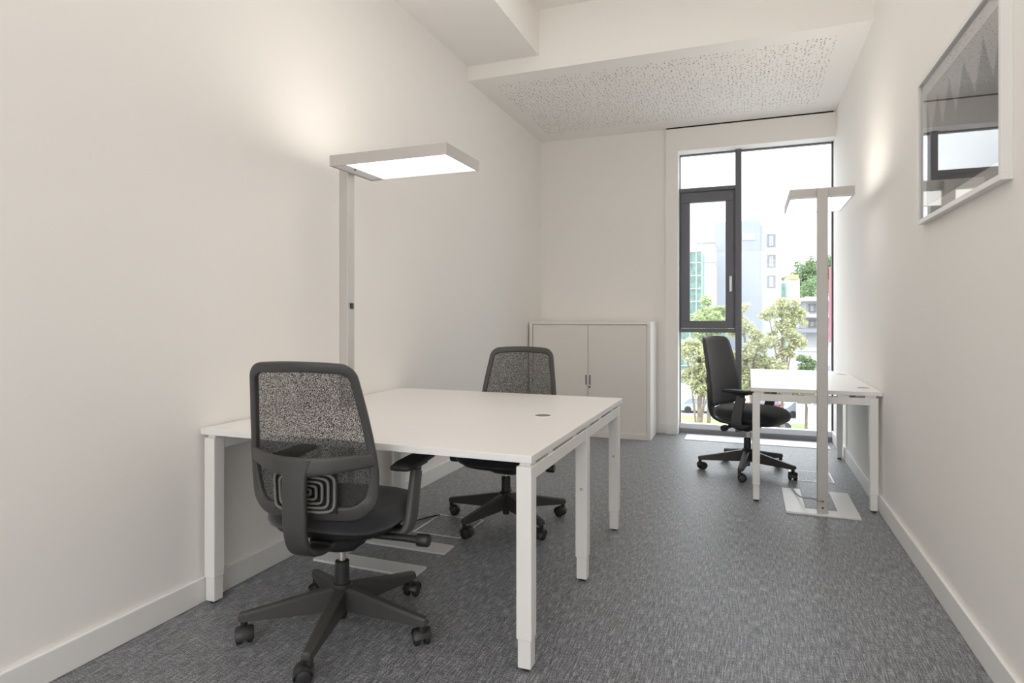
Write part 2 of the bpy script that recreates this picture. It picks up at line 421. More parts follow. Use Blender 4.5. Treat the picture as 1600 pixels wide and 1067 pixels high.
# ------------------------------------------------------------------ tambour cabinet
CX0, CX1, CY0, CY1, CH = XL + .018, -.893, 6.10, 6.54, 1.16
cab = thing('tambour_cabinet', 'low white office cabinet with two closed tambour doors in back corner', 'cabinet', ((CX0 + CX1) / 2, CY0, 0))
hw = (CX1 - CX0) / 2; dp = CY1 - CY0; t_ = .034
b = bmesh.new()
bx(b, -hw, -hw + t_, 0, dp, 0, CH, .002); bx(b, hw - t_, hw, 0, dp, 0, CH, .002)
bx(b, -hw + t_, hw - t_, 0, dp, CH - .03, CH, .002); bx(b, -hw + t_, hw - t_, 0, dp, 0, .055, .002)
bx(b, -hw + t_, hw - t_, dp - .02, dp, .055, CH - .03)
obj('carcass', b, M['cab'], cab)
dz0, dz1 = .0555, CH - .0305
for s in (-1, 1):
    x0, x1 = (-hw + t_ + .004, -.002) if s < 0 else (.002, hw - t_ - .004)
    d = box('door', x0, x1, .012, .028, dz0, dz1 - .003, M['cabdoor'], cab, .002)
    hx = s * .020
    h = bmesh.new()
    for (u, v, k) in ((.011, .062, .003), (.007, .056, .0)):
        pass
    ring = [(hx + .009 * math.cos(q), .012, .570 + (.045 if math.sin(q) > 0 else -.045) + .009 * math.sin(q)) for q in [2 * math.pi * i / 20 for i in range(20)]]
    inn = [(hx + (x - hx) * .72, .0105, .57 + (z - .57) * .95) for x, y, z in ring]
    out = [(x, .0095, z) for x, y, z in ring]
    bot = [(x, .016, z) for x, y, z in inn]
    ro = [h.verts.new(p) for p in ring]; oo = [h.verts.new(p) for p in out]; ii = [h.verts.new(p) for p in inn]; bo = [h.verts.new((p[0], .0118, p[2])) for p in bot]
    for A, B in ((ro, oo), (oo, ii), (ii, bo)):
        for k in range(20): h.faces.new((A[k], A[(k + 1) % 20], B[(k + 1) % 20], B[k]))
    f = h.faces.new(bo); f.material_index = 1
    hd = obj('handle', h, [M['silver'], mat('recess_grey', (.16, .15, .14), .5, metal=.5)], d); hd['label'] = 'recessed grey pull handle'
    if s > 0:
        lk = bmesh.new(); lathe(lk, [(0, 0), (.009, 0), (.009, .008), (0, .008)], 16, Matrix.Translation((hx - .004, .012, .500)) @ Matrix.Rotation(R(90), 4, 'X'))
        bx(lk, hx - .0055, hx - .0025, -.016, .006, .494, .506)
        o = obj('lock', lk, M['plas'], d); o['label'] = 'black lock with key'

# ------------------------------------------------------------------ desks
def leg(par, x0, x1, y0, y1, top, face=None):
    b = bmesh.new(); bx(b, x0, x1, y0, y1, .108, top, .003, 2); l = obj('leg', b, M['steel'], par)
    i = .004
    b = bmesh.new(); bx(b, x0 + i, x1 - i, y0 + i, y1 - i, .010, .112, .002); obj('leg_extension', b, M['steel'], l)
    b = bmesh.new(); lathe(b, [(0, 0), (.016, 0), (.016, .012), (0, .012)], 14, Matrix.Translation(((x0 + x1) / 2, (y0 + y1) / 2, 0))); o = obj('foot', b, M['plas'], l); o['label'] = 'black levelling foot'
    if face:
        b = bmesh.new(); mx = Matrix.Translation(face) @ Matrix.Rotation(R(90), 4, 'X')
        lathe(b, [(.0055, -.001), (.0055, .0015), (.0035, .0015), (.0032, -.001)], 14, mx); obj('screw', b, M['dark'], l)
def grommet(par, x, y, z):
    b = bmesh.new(); mx = Matrix.Translation((x, y, z))
    lathe(b, [(.036, -.010), (.046, -.002), (.046, .0022), (.042, .0036), (.036, .0014)], 28, mx)
    g = obj('grommet', b, M['desk'], par, smooth=True)
    b = bmesh.new(); lathe(b, [(0, -.004), (.0365, -.004), (.0365, .0024), (0, .0024)], 28, mx)
    o = obj('grommet_lid', b, M['grommet'], g); o['label'] = 'grey lid'
DX0, DX1, DY0, DY1, DZ = -2.150, -.680, 1.960, 3.560, .735
desk = thing('bench_desk', 'large white two-person desk on square steel legs against left wall', 'desk', (0, 0, 0), 0, 'white office desks')
TH = .026
b = bmesh.new(); bx(b, DX0, DX1, DY0, DY1, DZ - TH, DZ, .002, 2); obj('worktop', b, M['desk'], desk)
LT = .695; L = .055
ys = (DY0 + .006, 2.735, DY1 - L - .055)
rows = [(DX1 - L - .003, DX1 - .003), (DX0 + .012, DX0 + .012 + L)]
for (x0, x1) in rows:
    for y in ys:
        leg(desk, x0, x1, y, y + L, LT, None if y < 2 or x0 < -1 else ((x0 + x1) / 2, y - .0004, .42))
    for ya, yb in ((ys[0] + L, ys[1]), (ys[1] + L, ys[2])):
        b = bmesh.new(); bx(b, x0 + .004, x1 - .002, ya, yb, LT - .048, LT, .002); obj('side_rail', b, M['steel'], desk)
    # spacers that hold the top clear of the rails
    b = bmesh.new()
    for y in (DY0 + .02, 2.18, 2.52, 2.76, 3.0, 3.3, ys[2] + .02): bx(b, x0 + .008, x1 - .008, y, y + .06, LT, DZ - TH)
    o = obj('spacer', b, M['steel'], desk); o['kind'] = 'stuff'
for y in (2.25, 3.15):
    b = bmesh.new(); bx(b, rows[1][1], rows[0][0], y, y + .04, LT - .045, LT - .005, .002); obj('long_rail', b, M['steel'], desk)
grommet(desk, -.910, 2.785, DZ); grommet(desk, -1.985, 2.785, DZ)

EX0, EX1, EY0, EY1, EZ = .012, .762, 4.335, 5.93, .742
desk2 = thing('single_desk', 'narrow white desk along right wall in front of the window', 'desk', (0, 0, 0), 0, 'white office desks')
b = bmesh.new(); bx(b, EX0, EX1, EY0, EY1, EZ - .025, EZ, .002, 2); obj('worktop', b, M['desk'], desk2)
LT2 = EZ - .025 - .014
for y in (EY0 + .004, EY1 - .052):
    for x in (EX0 + .010, EX1 - .066):
        leg(desk2, x, x + .046, y, y + .046, LT2)
    b = bmesh.new(); bx(b, EX0 + .056, EX1 - .066, y + .003, y + .043, LT2 - .045, LT2, .002); obj('side_rail', b, M['steel'], desk2)
    b = bmesh.new()
    for x in (.03, .20, .33, .52, .67): bx(b, x, x + .06, y + .006, y + .04, LT2, EZ - .025)
    o = obj('spacer', b, M['steel'], desk2); o['kind'] = 'stuff'
    b = bmesh.new(); bx(b, .29, .37, y - .001, y + .044, LT2 - .052, LT2 - .044); obj('bracket', b, M['steel'], desk2)
for x in (.10, .60):
    b = bmesh.new(); bx(b, x, x + .04, EY0 + .05, EY1 - .052, LT2 - .040, LT2 - .002, .002); obj('long_rail', b, M['steel'], desk2)
grommet(desk2, .695, 4.56, EZ); grommet(desk2, .695, 5.60, EZ)

# ------------------------------------------------------------------ floor lamps
def lamp(label, loc, rz, switch):
    """pole at origin, head reaching towards +y, U-shaped base open towards +y"""
    t = thing('floor_lamp', label, 'lamp', loc, rz, 'uplight floor lamps')
    b = bmesh.new()
    W, y0, y1, a, sd = .205, -.05, .52, .105, .115
    out = [(-W, y0), (W, y0), (W, y1), (W - sd, y1), (W - sd, y0 + a), (-W + sd, y0 + a), (-W + sd, y1), (-W, y1)]
    lo = [b.verts.new((x, y, 0)) for x, y in out]; hi = [b.verts.new((x, y, .010)) for x, y in out]
    for k in range(8): b.faces.new((lo[k], lo[(k + 1) % 8], hi[(k + 1) % 8], hi[k]))
    for f in ((0, 1, 4, 5), (1, 2, 3, 4), (0, 5, 6, 7)):
        b.faces.new([hi[i] for i in f]); b.faces.new([lo[i] for i in f][::-1])
    obj('base', b, M['lampbase'], t)
    b = bmesh.new(); bx(b, -.029, .029, -.028, .028, .010, 1.985, .004, 2); p = obj('pole', b, M['lamp'], t)
    for z in (.045, .085):
        b = bmesh.new(); lathe(b, [(0, 0), (.006, 0), (.006, .002), (0, .002)], 12, Matrix.Translation((0, -.0285, z)) @ Matrix.Rotation(R(90), 4, 'X'))
        o = obj('cable_hole', b, M['plas'], p); o['label'] = 'black cable hole'
    if switch:
        b = bmesh.new(); bx(b, -.012, .012, .028, .036, 1.245, 1.275, .002); o = obj('switch', b, M['plas'], p); o['label'] = 'black switch'
    hy0, hy1, hx, z0, z1, th = .029, .672, .180, 1.945, 1.998, .007
    b = bmesh.new()
    bx(b, -hx, hx, hy0, hy0 + th, z0, z1); bx(b, -hx, hx, hy1 - th, hy1, z0, z1)
    bx(b, -hx, -hx + th, hy0 + th, hy1 - th, z0, z1); bx(b, hx - th, hx, hy0 + th, hy1 - th, z0, z1)
    h = obj('lamp_head', b, M['lamp'], t)
    box('lower_diffuser', -hx + th, hx - th, hy0 + th + .075, hy1 - th, z0 + .004, z0 + .010, M['down'], h)
    box('sensor_plate', -hx + th, hx - th, hy0 + th, hy0 + th + .075, z0 + .004, z0 + .010, M['lampbase'], h)
    b = bmesh.new(); lathe(b, [(0, -.004), (.006, -.003), (.007, 0), (0, 0)], 12, Matrix.Translation((.06, hy0 + .065, z0 + .004))); o = obj('sensor', b, M['plas'], h); o['label'] = 'black dot sensor'
    box('upper_diffuser', -hx + th, hx - th, hy0 + th, hy1 - th, z1 - .012, z1 - .006, M['up'], h)
    return t
lamp('tall grey floor lamp with flat rectangular head over the large desk', (-1.958, 2.705, 0), R(-90), True)
lamp('tall grey floor lamp standing before the desk by the window', (.419, 4.205, 0), 0, False)

# ------------------------------------------------------------------ floor boxes and cables
def fbox(label, cx, cy, hx, hy, rz=0):
    t = thing('floor_box', label, 'floor box', (cx, cy, 0), rz, 'floor outlet boxes')
    b = bmesh.new(); e = .012
    bx(b, -hx, hx, -hy, -hy + e, 0, .003, .0008); bx(b, -hx, hx, hy - e, hy, 0, .003, .0008)
    bx(b, -hx, -hx + e, -hy + e, hy - e, 0, .003, .0008); bx(b, hx - e, hx, -hy + e, hy - e, 0, .003, .0008)
    obj('rim', b, M['silver'], t)
    box('lid', -hx + e, hx - e, -hy + e, hy - e, .0005, .0015, M['carpet'], t)
fbox('square metal rimmed floor box under the large desk', -1.61, 3.195, .15, .165)
fbox('square metal rimmed floor box behind the window-side lamp', .437, 5.165, .145, .165)
def cable(label, pts, r, m):
    b = bmesh.new(); tube(b, catmull(pts, 6), r, 8); return tag(obj('power_cable', b, M[m], smooth=True), label, 'cable')
cable('thin black cable from left lamp to floor box under desk', [(-1.975, 2.74, .05), (-1.93, 2.80, .014), (-1.88, 2.95, .006), (-1.85, 3.12, .006), (-1.80, 3.26, .006), (-1.745, 3.335, .008)], .004, 'cableb')
cable('thin grey cable curling from window-side lamp to floor box', [(.417, 4.171, .085), (.395, 4.168, .090), (.36, 4.25, .078), (.325, 4.40, .038), (.30, 4.54, .019), (.285, 4.66, .016), (.28, 4.76, .010), (.285, 4.90, .006), (.31, 5.02, .006)], .0045, 'cableg')

# ------------------------------------------------------------------ office chairs
def prof_y(z):                      # side profile of the backrest
    pts = [(.44, -.222), (.56, -.210), (.66, -.214), (.78, -.234), (.90, -.260), (1.06, -.300)]
    for (a, ya), (b, yb) in zip(pts, pts[1:]):
        if z <= b:
            t = (z - a) / (b - a); return ya + (yb - ya) * t
    return pts[-1][1]
def prof_w(z):
    pts = [(.44, .222), (.54, .246), (.64, .252), (.72, .249), (.85, .233), (1.04, .203), (1.10, .19)]
    for (a, ya), (b, yb) in zip(pts, pts[1:]):
        if z <= b:
            t = max(0, (z - a) / (b - a)); return ya + (yb - ya) * t
    return pts[-1][1]
def back_pt(u, z):                  # u in -1..1 across
    return Vector((u * prof_w(z), prof_y(z) + .040 * (u * u) - .012, z))
ZB, ZT = .497, 1.045
def frame_loop():
    out = []; rc_t, rc_b = .052, .085
    for i in range(15):             # right side, bottom to top
        z = ZB + rc_b + (ZT - rc_t - ZB - rc_b) * i / 14; out.append((1.0, z))
    for i in range(1, 7):
        a = math.pi / 2 * i / 7; z = ZT - rc_t + rc_t * math.sin(a); x = prof_w(z) - rc_t * (1 - math.cos(a)); out.append((x / prof_w(z), z))
    for i in range(9):
        u = 1 - rc_t / prof_w(ZT); out.append((u * (1 - 2 * i / 8), ZT + .006 * (1 - (1 - 2 * i / 8) ** 2)))
    right = out
    top = [p for p in right]
    for i in range(6, 0, -1):
        a = math.pi / 2 * i / 7; z = ZT - rc_t + rc_t * math.sin(a); x = prof_w(z) - rc_t * (1 - math.cos(a)); out.append((-x / prof_w(z), z))
    for i in range(14, -1, -1):
        z = ZB + rc_b + (ZT - rc_t - ZB - rc_b) * i / 14; out.append((-1.0, z))
    for i in range(1, 8):
        a = math.pi / 2 * i / 8; z = ZB + rc_b - rc_b * math.sin(a); x = prof_w(z) - rc_b * (1 - math.cos(a)); out.append((-x / prof_w(z), z))
    for i in range(9):
        u = 1 - rc_b / prof_w(ZB); out.append((-u * (1 - 2 * i / 8), ZB))
    for i in range(7, 0, -1):
        a = math.pi / 2 * i / 8; z = ZB + rc_b - rc_b * math.sin(a); x = prof_w(z) - rc_b * (1 - math.cos(a)); out.append((x / prof_w(z), z))
    return [back_pt(u, z) for u, z in out]
def superring(cx, cy, z, hx, hy, n=40, e=3.6, fy=None):
    r = []
    for i in range(n):
        t = 2 * math.pi * i / n; ct, st = math.cos(t), math.sin(t)
        x = hx * math.copysign(abs(ct) ** (2 / e), ct); y = hy * math.copysign(abs(st) ** (2 / e), st)
        dz = fy(x, y) if fy else 0
        r.append(Vector((cx + x, cy + y, z + dz)))
    return r
CW = .0185
def caster():
    b = bmesh.new()
    for s in (-1, 1):
        lathe(b, [(0, -.012), (.021, -.012), (.027, -.009), (.029, 0), (.027, .009), (.021, .012), (0, .012)], 18, Matrix.Translation((s * CW, .012, .029)) @ Matrix.Rotation(R(90), 4, 'Y'))
    # hood over the wheels
    rings = []
    for x in (-.032, -.025, .025, .032):
        rad = .034 if abs(x) < .03 else .030
        ring = [Vector((x, .012 + rad * math.cos(R(a)), .029 + rad * math.sin(R(a)))) for a in range(-10, 171, 15)]
        ring += [Vector((x, .012 + (rad - .004) * math.cos(R(a)), .029 + (rad - .004) * math.sin(R(a)))) for a in range(170, -11, -15)]
        rings.append(ring)
    n = len(rings[0]); vr = [[b.verts.new(p) for p in r] for r in rings]
    for i in range(3):
        for j in range(n): b.faces.new((vr[i][j], vr[i][(j + 1) % n], vr[i + 1][(j + 1) % n], vr[i + 1][j]))
    lathe(b, [(0, 0), (.012, 0), (.012, .032), (0, .032)], 12, Matrix.Translation((0, -.006, .056)))
    return b
def make_chair(label, loc, rz, base_rot, drop=0, opaque=False):
    t = thing('office_chair', label, 'chair', loc, rz, 'mesh back office chairs')
    # five-star base: each arm a part with its caster
    for k in range(5):
        a = base_rot - rz + k * 2 * math.pi / 5
        d = Vector((math.cos(a), math.sin(a), 0)); s = Vector((-d.y, d.x, 0)); up = Vector((0, 0, 1))
        b = bmesh.new(); rings = []
        for r_, zt, zb, wd in ((.020, .172, .085, .025), (.10, .158, .082, .0245), (.23, .131, .080, .0215), (.342, .110, .078, .0185), (.365, .106, .080, .0165), (.370, .100, .084, .013)):
            c = d * r_
            rings.append([c - s * wd + up * zb, c + s * wd + up * zb, c + s * wd * .95 + up * (zt - .008), c + s * wd * .55 + up * zt, c - s * wd * .55 + up * zt, c - s * wd * .95 + up * (zt - .008)])
        loft(b, rings); l = obj('base_arm', b, M['frameplas'], t, smooth=True, angle=28)
        cb = caster(); rot = R([40, -65, 120, 10, 200][k]) + a
        bmesh.ops.transform(cb, matrix=Matrix.Translation(d * .350) @ Matrix.Rotation(rot, 4, 'Z'), verts=cb.verts)
        obj('caster', cb, M['plas'], l, smooth=True)
    b = bmesh.new(); lathe(b, [(0, .045), (.018, .045), (.020, .06), (.022, .10), (.038, .105), (.040, .172), (.034, .180), (.0275, .182), (.0265, .264), (.020, .267), (0, .267)], 24)
    obj('column', b, M['plas'], t, smooth=True)
    b = bmesh.new(); lathe(b, [(0, .26), (.0145, .26), (.0145, .345), (0, .345)], 20); o = obj('gas_piston', b, M['chrome'], t, smooth=True); o['label'] = 'shiny chrome piston'
    # mechanism under the seat
    b = bmesh.new()
    loft(b, [sect(Vector((0, y, z)), Vector((1, 0, 0)), Vector((0, 0, 1)), hx, hz, 16, 5) for y, z, hx, hz in ((-.15, .372, .045, .016), (-.11, .370, .070, .032), (-.04, .364, .080, .048), (.03, .364, .085, .046), (.08, .375, .085, .034), (.13, .390, .075, .018))])
    mech = obj('mechanism', b, M['plas'], t, smooth=True)
    for s in (-1, 1):
        b = bmesh.new(); lathe(b, [(0, -.004), (.006, -.004), (.006, .003), (0, .004)], 12, Matrix.Translation((s * .082, -.04, .368)) @ Matrix.Rotation(R(90 * s), 4, 'Y'))
        o = obj('bolt', b, M['chrome'], mech); o['label'] = 'small shiny bolt'
    for s, y, ln in ((1, -.015, .36), (-1, .03, .30)):
        b = bmesh.new()
        tube(b, [(s * .07, y, .382), (s * (ln - .09), y, .380), (s * (ln - .04), y, .379)], [.014, .013, .015], 12)
        lathe(b, [(0, 0), (.021, 0), (.0235, .004), (.0235, .042), (.020, .047), (0, .047)], 18, Matrix.Translation((s * (ln - .04), y, .379)) @ Matrix.Rotation(R(90 * s), 4, 'Y'))
        obj('adjustment_knob', b, M['plas'], t, smooth=True)
    # seat: pan and cushion
    def droop(x, y): return -.028 * max(0, (y - .08) / .16) ** 2 - .006 * (x / .24) ** 2 + .004 * max(0, (-y - .1) / .12)
    b = bmesh.new()
    loft(b, [superring(0, .035, z, hx, hy, 40, 3.2, droop) for z, hx, hy in ((.388, .12, .13), (.396, .19, .19), (.415, .222, .222), (.436, .236, .236), (.440, .225, .225))])
    obj('seat_pan', b, M['plas'], t, smooth=True)
    b = bmesh.new()
    loft(b, [superring(0, .035, z, hx, hy, 48, 3.4, droop) for z, hx, hy in ((.432, .225, .228), (.440, .243, .245), (.458, .250, .252), (.478, .249, .251), (.495, .240, .242), (.505, .222, .224), (.511, .190, .19), (.514, .12, .12), (.515, .04, .04))])
    obj('seat', b, M['fabric'], t, smooth=True, angle=60)
    # backrest frame
    P = frame_loop(); n = len(P); b = bmesh.new(); rings = []
    cen = Vector((0, 0, .78))
    for i in range(n):
        tg = (P[(i + 1) % n] - P[i - 1]).normalized()
        nrm = Vector((-.30 * P[i].x / .23, 1, .22)).normalized()
        inw = tg.cross(nrm).normalized()
        if inw.dot(Vector((0, P[i].y, .78)) - P[i]) < 0: inw = -inw
        nn = tg.cross(inw).normalized()
        low = max(0, min(1, (.66 - P[i].z) / .12))
        hi_ = max(0, min(1, (P[i].z - 1.0) / .03))
        hwid = .0145 + .011 * low + .0035 * hi_
        rings.append(sect(P[i] + inw * hwid, inw, nn, hwid, .0105, 14, 5))
    loft(b, rings, closed=True); fr = obj('back_frame', b, M['frameplas'], t, smooth=True, angle=50)
    # thin pale lip where the mesh is clamped into the frame edge
    # crossbar bowed to the rear and the spine it stands on
    b = bmesh.new(); rings = []
    for i in range(25):
        u = -1 + 2 * i / 24
        q = back_pt(u * .97, .715 + .010 * abs(u) ** 2)
        q.y -= .072 * (1 - u * u) ** 1.2
        hz_ = .023 + .011 * (1 - abs(u)) ** .8
        rings.append(sect(q - Vector((0, 0, hz_ * .6)), Vector((0, 0, 1)), Vector((-.25 * u, 1, 0)).normalized(), hz_, .010, 12, 4))
    loft(b, rings); obj('crossbar', b, M['frameplas'], t, smooth=True, angle=50)
    b = bmesh.new(); path = catmull([(0, -.302, .720), (0, -.308, .64), (0, -.307, .54), (0, -.300, .46), (0, -.272, .402), (0, -.205, .372), (0, -.13, .368), (0, -.06, .372)], 5); rings = []
    for i, p in enumerate(path):
        tg = (path[min(i + 1, len(path) - 1)] - path[max(i - 1, 0)]).normalized()
        nn = tg.cross(Vector((1, 0, 0))).normalized()
        f = i / (len(path) - 1); wd = .046 + .020 * max(0, 1 - f / .10) - .006 * f
        rings.append(sect(p, Vector((1, 0, 0)), nn, wd, .0125, 14, 4.5))
    loft(b, rings); obj('spine', b, M['frameplas'], t, smooth=True, angle=50)
    # mesh skin
    b = bmesh.new(); NU, NV = 16, 26; g = []
    for j in range(NV + 1):
        z = ZB + .012 + (ZT - .024 - ZB) * j / NV; row = []
        corner = 0
        if z > ZT - .05: corner = 1 - math.sqrt(max(0, 1 - ((z - (ZT - .05)) / .05) ** 2))
        if z < ZB + .085: corner = max(corner, (1 - math.sqrt(max(0, 1 - ((ZB + .085 - z) / .085) ** 2))) * 1.6)
        for i in range(NU + 1):
            u = (-1 + 2 * i / NU) * (1 - .05 - .20 * corner)
            q = back_pt(u, z); q.y += .004; row.append(b.verts.new(q))
        g.append(row)
    for j in range(NV):
        for i in range(NU): b.faces.new((g[j][i], g[j][i + 1], g[j + 1][i + 1], g[j + 1][i]))
    if opaque:
        o = obj('back_upholstery', b, M['backfab'], t, smooth=True, angle=80)
        so = o.modifiers.new('thickness', 'SOLIDIFY'); so.thickness = .02; so.offset = 0
    else:
        obj('back_mesh', b, M['weave'], t, smooth=True, angle=80)
    # lumbar pad with nested ribs, between mesh and spine
    b = bmesh.new()
    for k in range(5):
        hx, hz_, w_ = .026 + .0205 * k, .010 + .0140 * k, .0045
        loop = []
        for q in range(32):
            a = 2 * math.pi * (q + .5) / 32; ca, sa = math.cos(a), math.sin(a)
            x = hx * math.copysign(abs(ca) ** .32, ca); z = hz_ * math.copysign(abs(sa) ** .32, sa)
            pt = back_pt(x / .23, .598 + z); pt.y -= .034; loop.append(pt)
        rings = []
        for q in range(32):
            tg = (loop[(q + 1) % 32] - loop[q - 1]).normalized(); nn = Vector((0, 1, 0)); ii = tg.cross(nn).normalized()
            rings.append(sect(loop[q], ii, nn, w_, .005, 8, 4))
        loft(b, rings, closed=True)
    pb = bmesh.new(); bx(pb, -.122, .122, -.242, -.236, .525, .668, .002)
    lm = obj('lumbar_pad', pb, M['soft'], t)
    o = obj('pad_rib', b, M['ribgrey'], lm, smooth=True); o['kind'] = 'stuff'; o['label'] = 'grey nested ribs'
    # arms
    for s in (-1, 1):
        b = bmesh.new(); X = Vector((1, 0, 0)); Y = Vector((0, 1, 0)); rings = []
        ctr = catmull([(s * .10, .035, .392), (s * .19, .035, .385), (s * .245, .036, .388), (s * .268, .040, .43), (s * .272, .058, .52), (s * .273, .082, .61)], 4)
        for i, p in enumerate(ctr):
            tg = (ctr[min(i + 1, len(ctr) - 1)] - ctr[max(i - 1, 0)]).normalized()
            sd = Vector((0, 1, 0)); nn = tg.cross(sd).normalized(); sd = nn.cross(tg).normalized()
            f = i / (len(ctr) - 1); wy = .045 - .010 * max(0, f - .3)
            rings.append(sect(p, sd, nn, wy * (1 - .22 * max(0, f - .4)), .015, 14, 4.5))
        loft(b, rings); ar = obj('armrest_post', b, M['armgrey'], t, smooth=True, angle=50)
        b = bmesh.new(); bx(b, s * .273 - .012, s * .273 + .012, .062, .106, .605, .632, .003); bx(b, s * .273 - .026, s * .273 + .026, .03, .135, .628, .638, .003)
        obj('post_top', b, M['plas'], ar)
        b = bmesh.new(); xc = s * .268; rings = []
        for y, hx, z0, z1 in ((-.062, .030, .640, .652), (-.055, .040, .637, .658), (0, .045, .636, .663), (.10, .044, .636, .664), (.185, .041, .637, .663), (.198, .034, .640, .658)):
            rings.append(sect(Vector((xc, y, (z0 + z1) / 2)), X, Vector((0, 0, 1)), hx, (z1 - z0) / 2, 16, 3.6))
        loft(b, rings); obj('arm_pad', b, M['soft'], t, smooth=True, angle=50)
    if drop:                        # this one is set lower: only what rides on the piston moves
        for ch in t.children:
            if ch.name.split('.')[0] not in ('base_arm', 'column'): ch.location.z -= drop
    return t
make_chair('black mesh back office chair in foreground seen from behind', (-1.464, 1.993, 0), R(6), R(0))
make_chair('black mesh back office chair at far side of large desk', (-1.335, 3.39, 0), R(180), R(36), drop=.035)
make_chair('dark office chair with solid upholstered back beside the window', (-.010, 5.16, 0), R(-115), R(46), opaque=True)

# ------------------------------------------------------------------ the street outside
GZ = -8.0
def xmat(name, col, rough=.8, **k): return mat(name, col, rough, spec=.3, **k)
X = {}
X['pave'] = xmat('pale_pavement', (.42, .415, .41), var=.08, vscale=.4)
X['road'] = xmat('asphalt', (.33, .33, .34), var=.1, vscale=1)
X['grass'] = xmat('grass', (.22, .36, .12), var=.25, vscale=3)
X['white'] = xmat('white_render', (.43, .44, .455), var=.03, vscale=.3)
X['blue'] = xmat('pale_blue_render', (.32, .35, .40), var=.03, vscale=.3)
X['pane'] = mat('far_window_pane', (.22, .24, .28), .2)
X['green'] = xmat('green_netting', (.15, .27, .22), var=.35, vscale=1.5)
X['yellow'] = xmat('yellow_parapet', (.80, .62, .20))
X['grey'] = xmat('concrete_grey', (.52, .55, .60), var=.05, vscale=.5)
X['dgrey'] = xmat('dark_eaves', (.28, .28, .30))
X['red'] = xmat('red_sign', (.68, .13, .19))
X['steel'] = mat('mast_steel', (.55, .58, .62), .5, metal=.3)
X['bark'] = xmat('bark', (.20, .16, .12), var=.3, vscale=6)
LEAF = {}
def leafmat(name, c1, c2):
    m = bpy.data.materials.new(name); m.use_nodes = True; t = m.node_tree; b = t.nodes['Principled BSDF']
    g = N(t, 'ShaderNodeNewGeometry'); cr = N(t, 'ShaderNodeValToRGB'); e = cr.color_ramp.elements
    e[0].color = (*c1, 1); e[1].color = (*c2, 1)
    t.links.new(g.outputs['Random Per Island'], cr.inputs[0]); t.links.new(cr.outputs[0], b.inputs['Base Color'])
    b.inputs['Roughness'].default_value = .55
    o = t.nodes['Material Output']; tl = N(t, 'ShaderNodeBsdfTranslucent'); mx = N(t, 'ShaderNodeMixShader'); mx.inputs[0].default_value = .35
    t.links.new(cr.outputs[0], tl.inputs[0]); t.links.new(b.outputs[0], mx.inputs[1]); t.links.new(tl.outputs[0], mx.inputs[2]); t.links.new(mx.outputs[0], o.inputs[0])
    return m
LEAF['bright'] = leafmat('bright_leaves', (.26, .36, .12), (.60, .68, .36))
LEAF['olive'] = leafmat('olive_leaves', (.34, .37, .18), (.68, .68, .46))
LEAF['deep'] = leafmat('deep_leaves', (.13, .22, .10), (.34, .44, .24))

box('ground', -220, 220, -200, 400, GZ - .5, GZ, X['pave'])['kind'] = 'structure'
box('road', -80, 80, 61.0, 72.0, GZ, GZ + .02, X['road'])['kind'] = 'structure'
tag(box('lawn', -16, -1.6, 52.5, 59.3, GZ, GZ + .12, X['grass'], kind='stuff'), 'green lawn strip beside the street below', 'lawn')
tag(box('lawn', 3.35, 4.6, 55.6, 58.2, GZ, GZ + .12, X['grass'], kind='stuff'), 'small square patch of grass on the pale pavement', 'lawn')

def car(label, x, y, rz, col):
    t = thing('car', label, 'car', (x, y, GZ + .02), rz, 'parked cars')
    m = mat('car_paint', col, .3, metal=.3)
    b = bmesh.new()
    pr = [(-2.1, .30), (-2.12, .62), (-1.95, .86), (-1.2, .92), (1.1, .90), (1.95, .74), (2.12, .55), (2.1, .30)]
    loft(b, [[Vector((px_, yy, pz)) for px_, pz in pr] for yy in (-.84, -.86, .86, .84)])
    obj('body', b, m, t)
    pr = [(-1.75, .88), (-1.15, 1.36), (.25, 1.40), (1.05, .90)]; b = bmesh.new()
    loft(b, [[Vector((px_, yy * (1 - .16 * (pz > 1)), pz)) for px_, pz in pr] for yy in (-.80, .80)])
    obj('cabin_glass', b, X['pane'], t)
    b = bmesh.new(); loft(b, [[Vector((px_, yy, pz)) for px_, pz in ((-1.2, 1.345), (-1.1, 1.40), (.22, 1.44), (.36, 1.37))] for yy in (-.69, .69)]); obj('roof', b, m, t)
    for sx in (-1.3, 1.3):
        for sy in (-.78, .78):
            b = bmesh.new(); lathe(b, [(0, -.1), (.2, -.1), (.32, -.09), (.33, 0), (.32, .09), (.2, .1), (0, .1)], 16, Matrix.Translation((sx, sy, .33)) @ Matrix.Rotation(R(90), 4, 'X')); obj('wheel', b, M['plas'], t)
car('silver grey car parked leftmost beyond the lawn', -4.3, 62.6, R(8), (.45, .47, .50))
car('dark grey car parked behind the leftmost silver car', -8.9, 63.4, R(5), (.10, .11, .13))
car('red car parked on the street behind the desk', 1.9, 64.6, R(6), (.50, .10, .11))
car('grey car parked at right of the red car', 4.9, 63.0, R(10), (.36, .37, .40))
car('dark car nearest the building, beside the small grass patch', .9, 54.4, R(12), (.07, .075, .09))

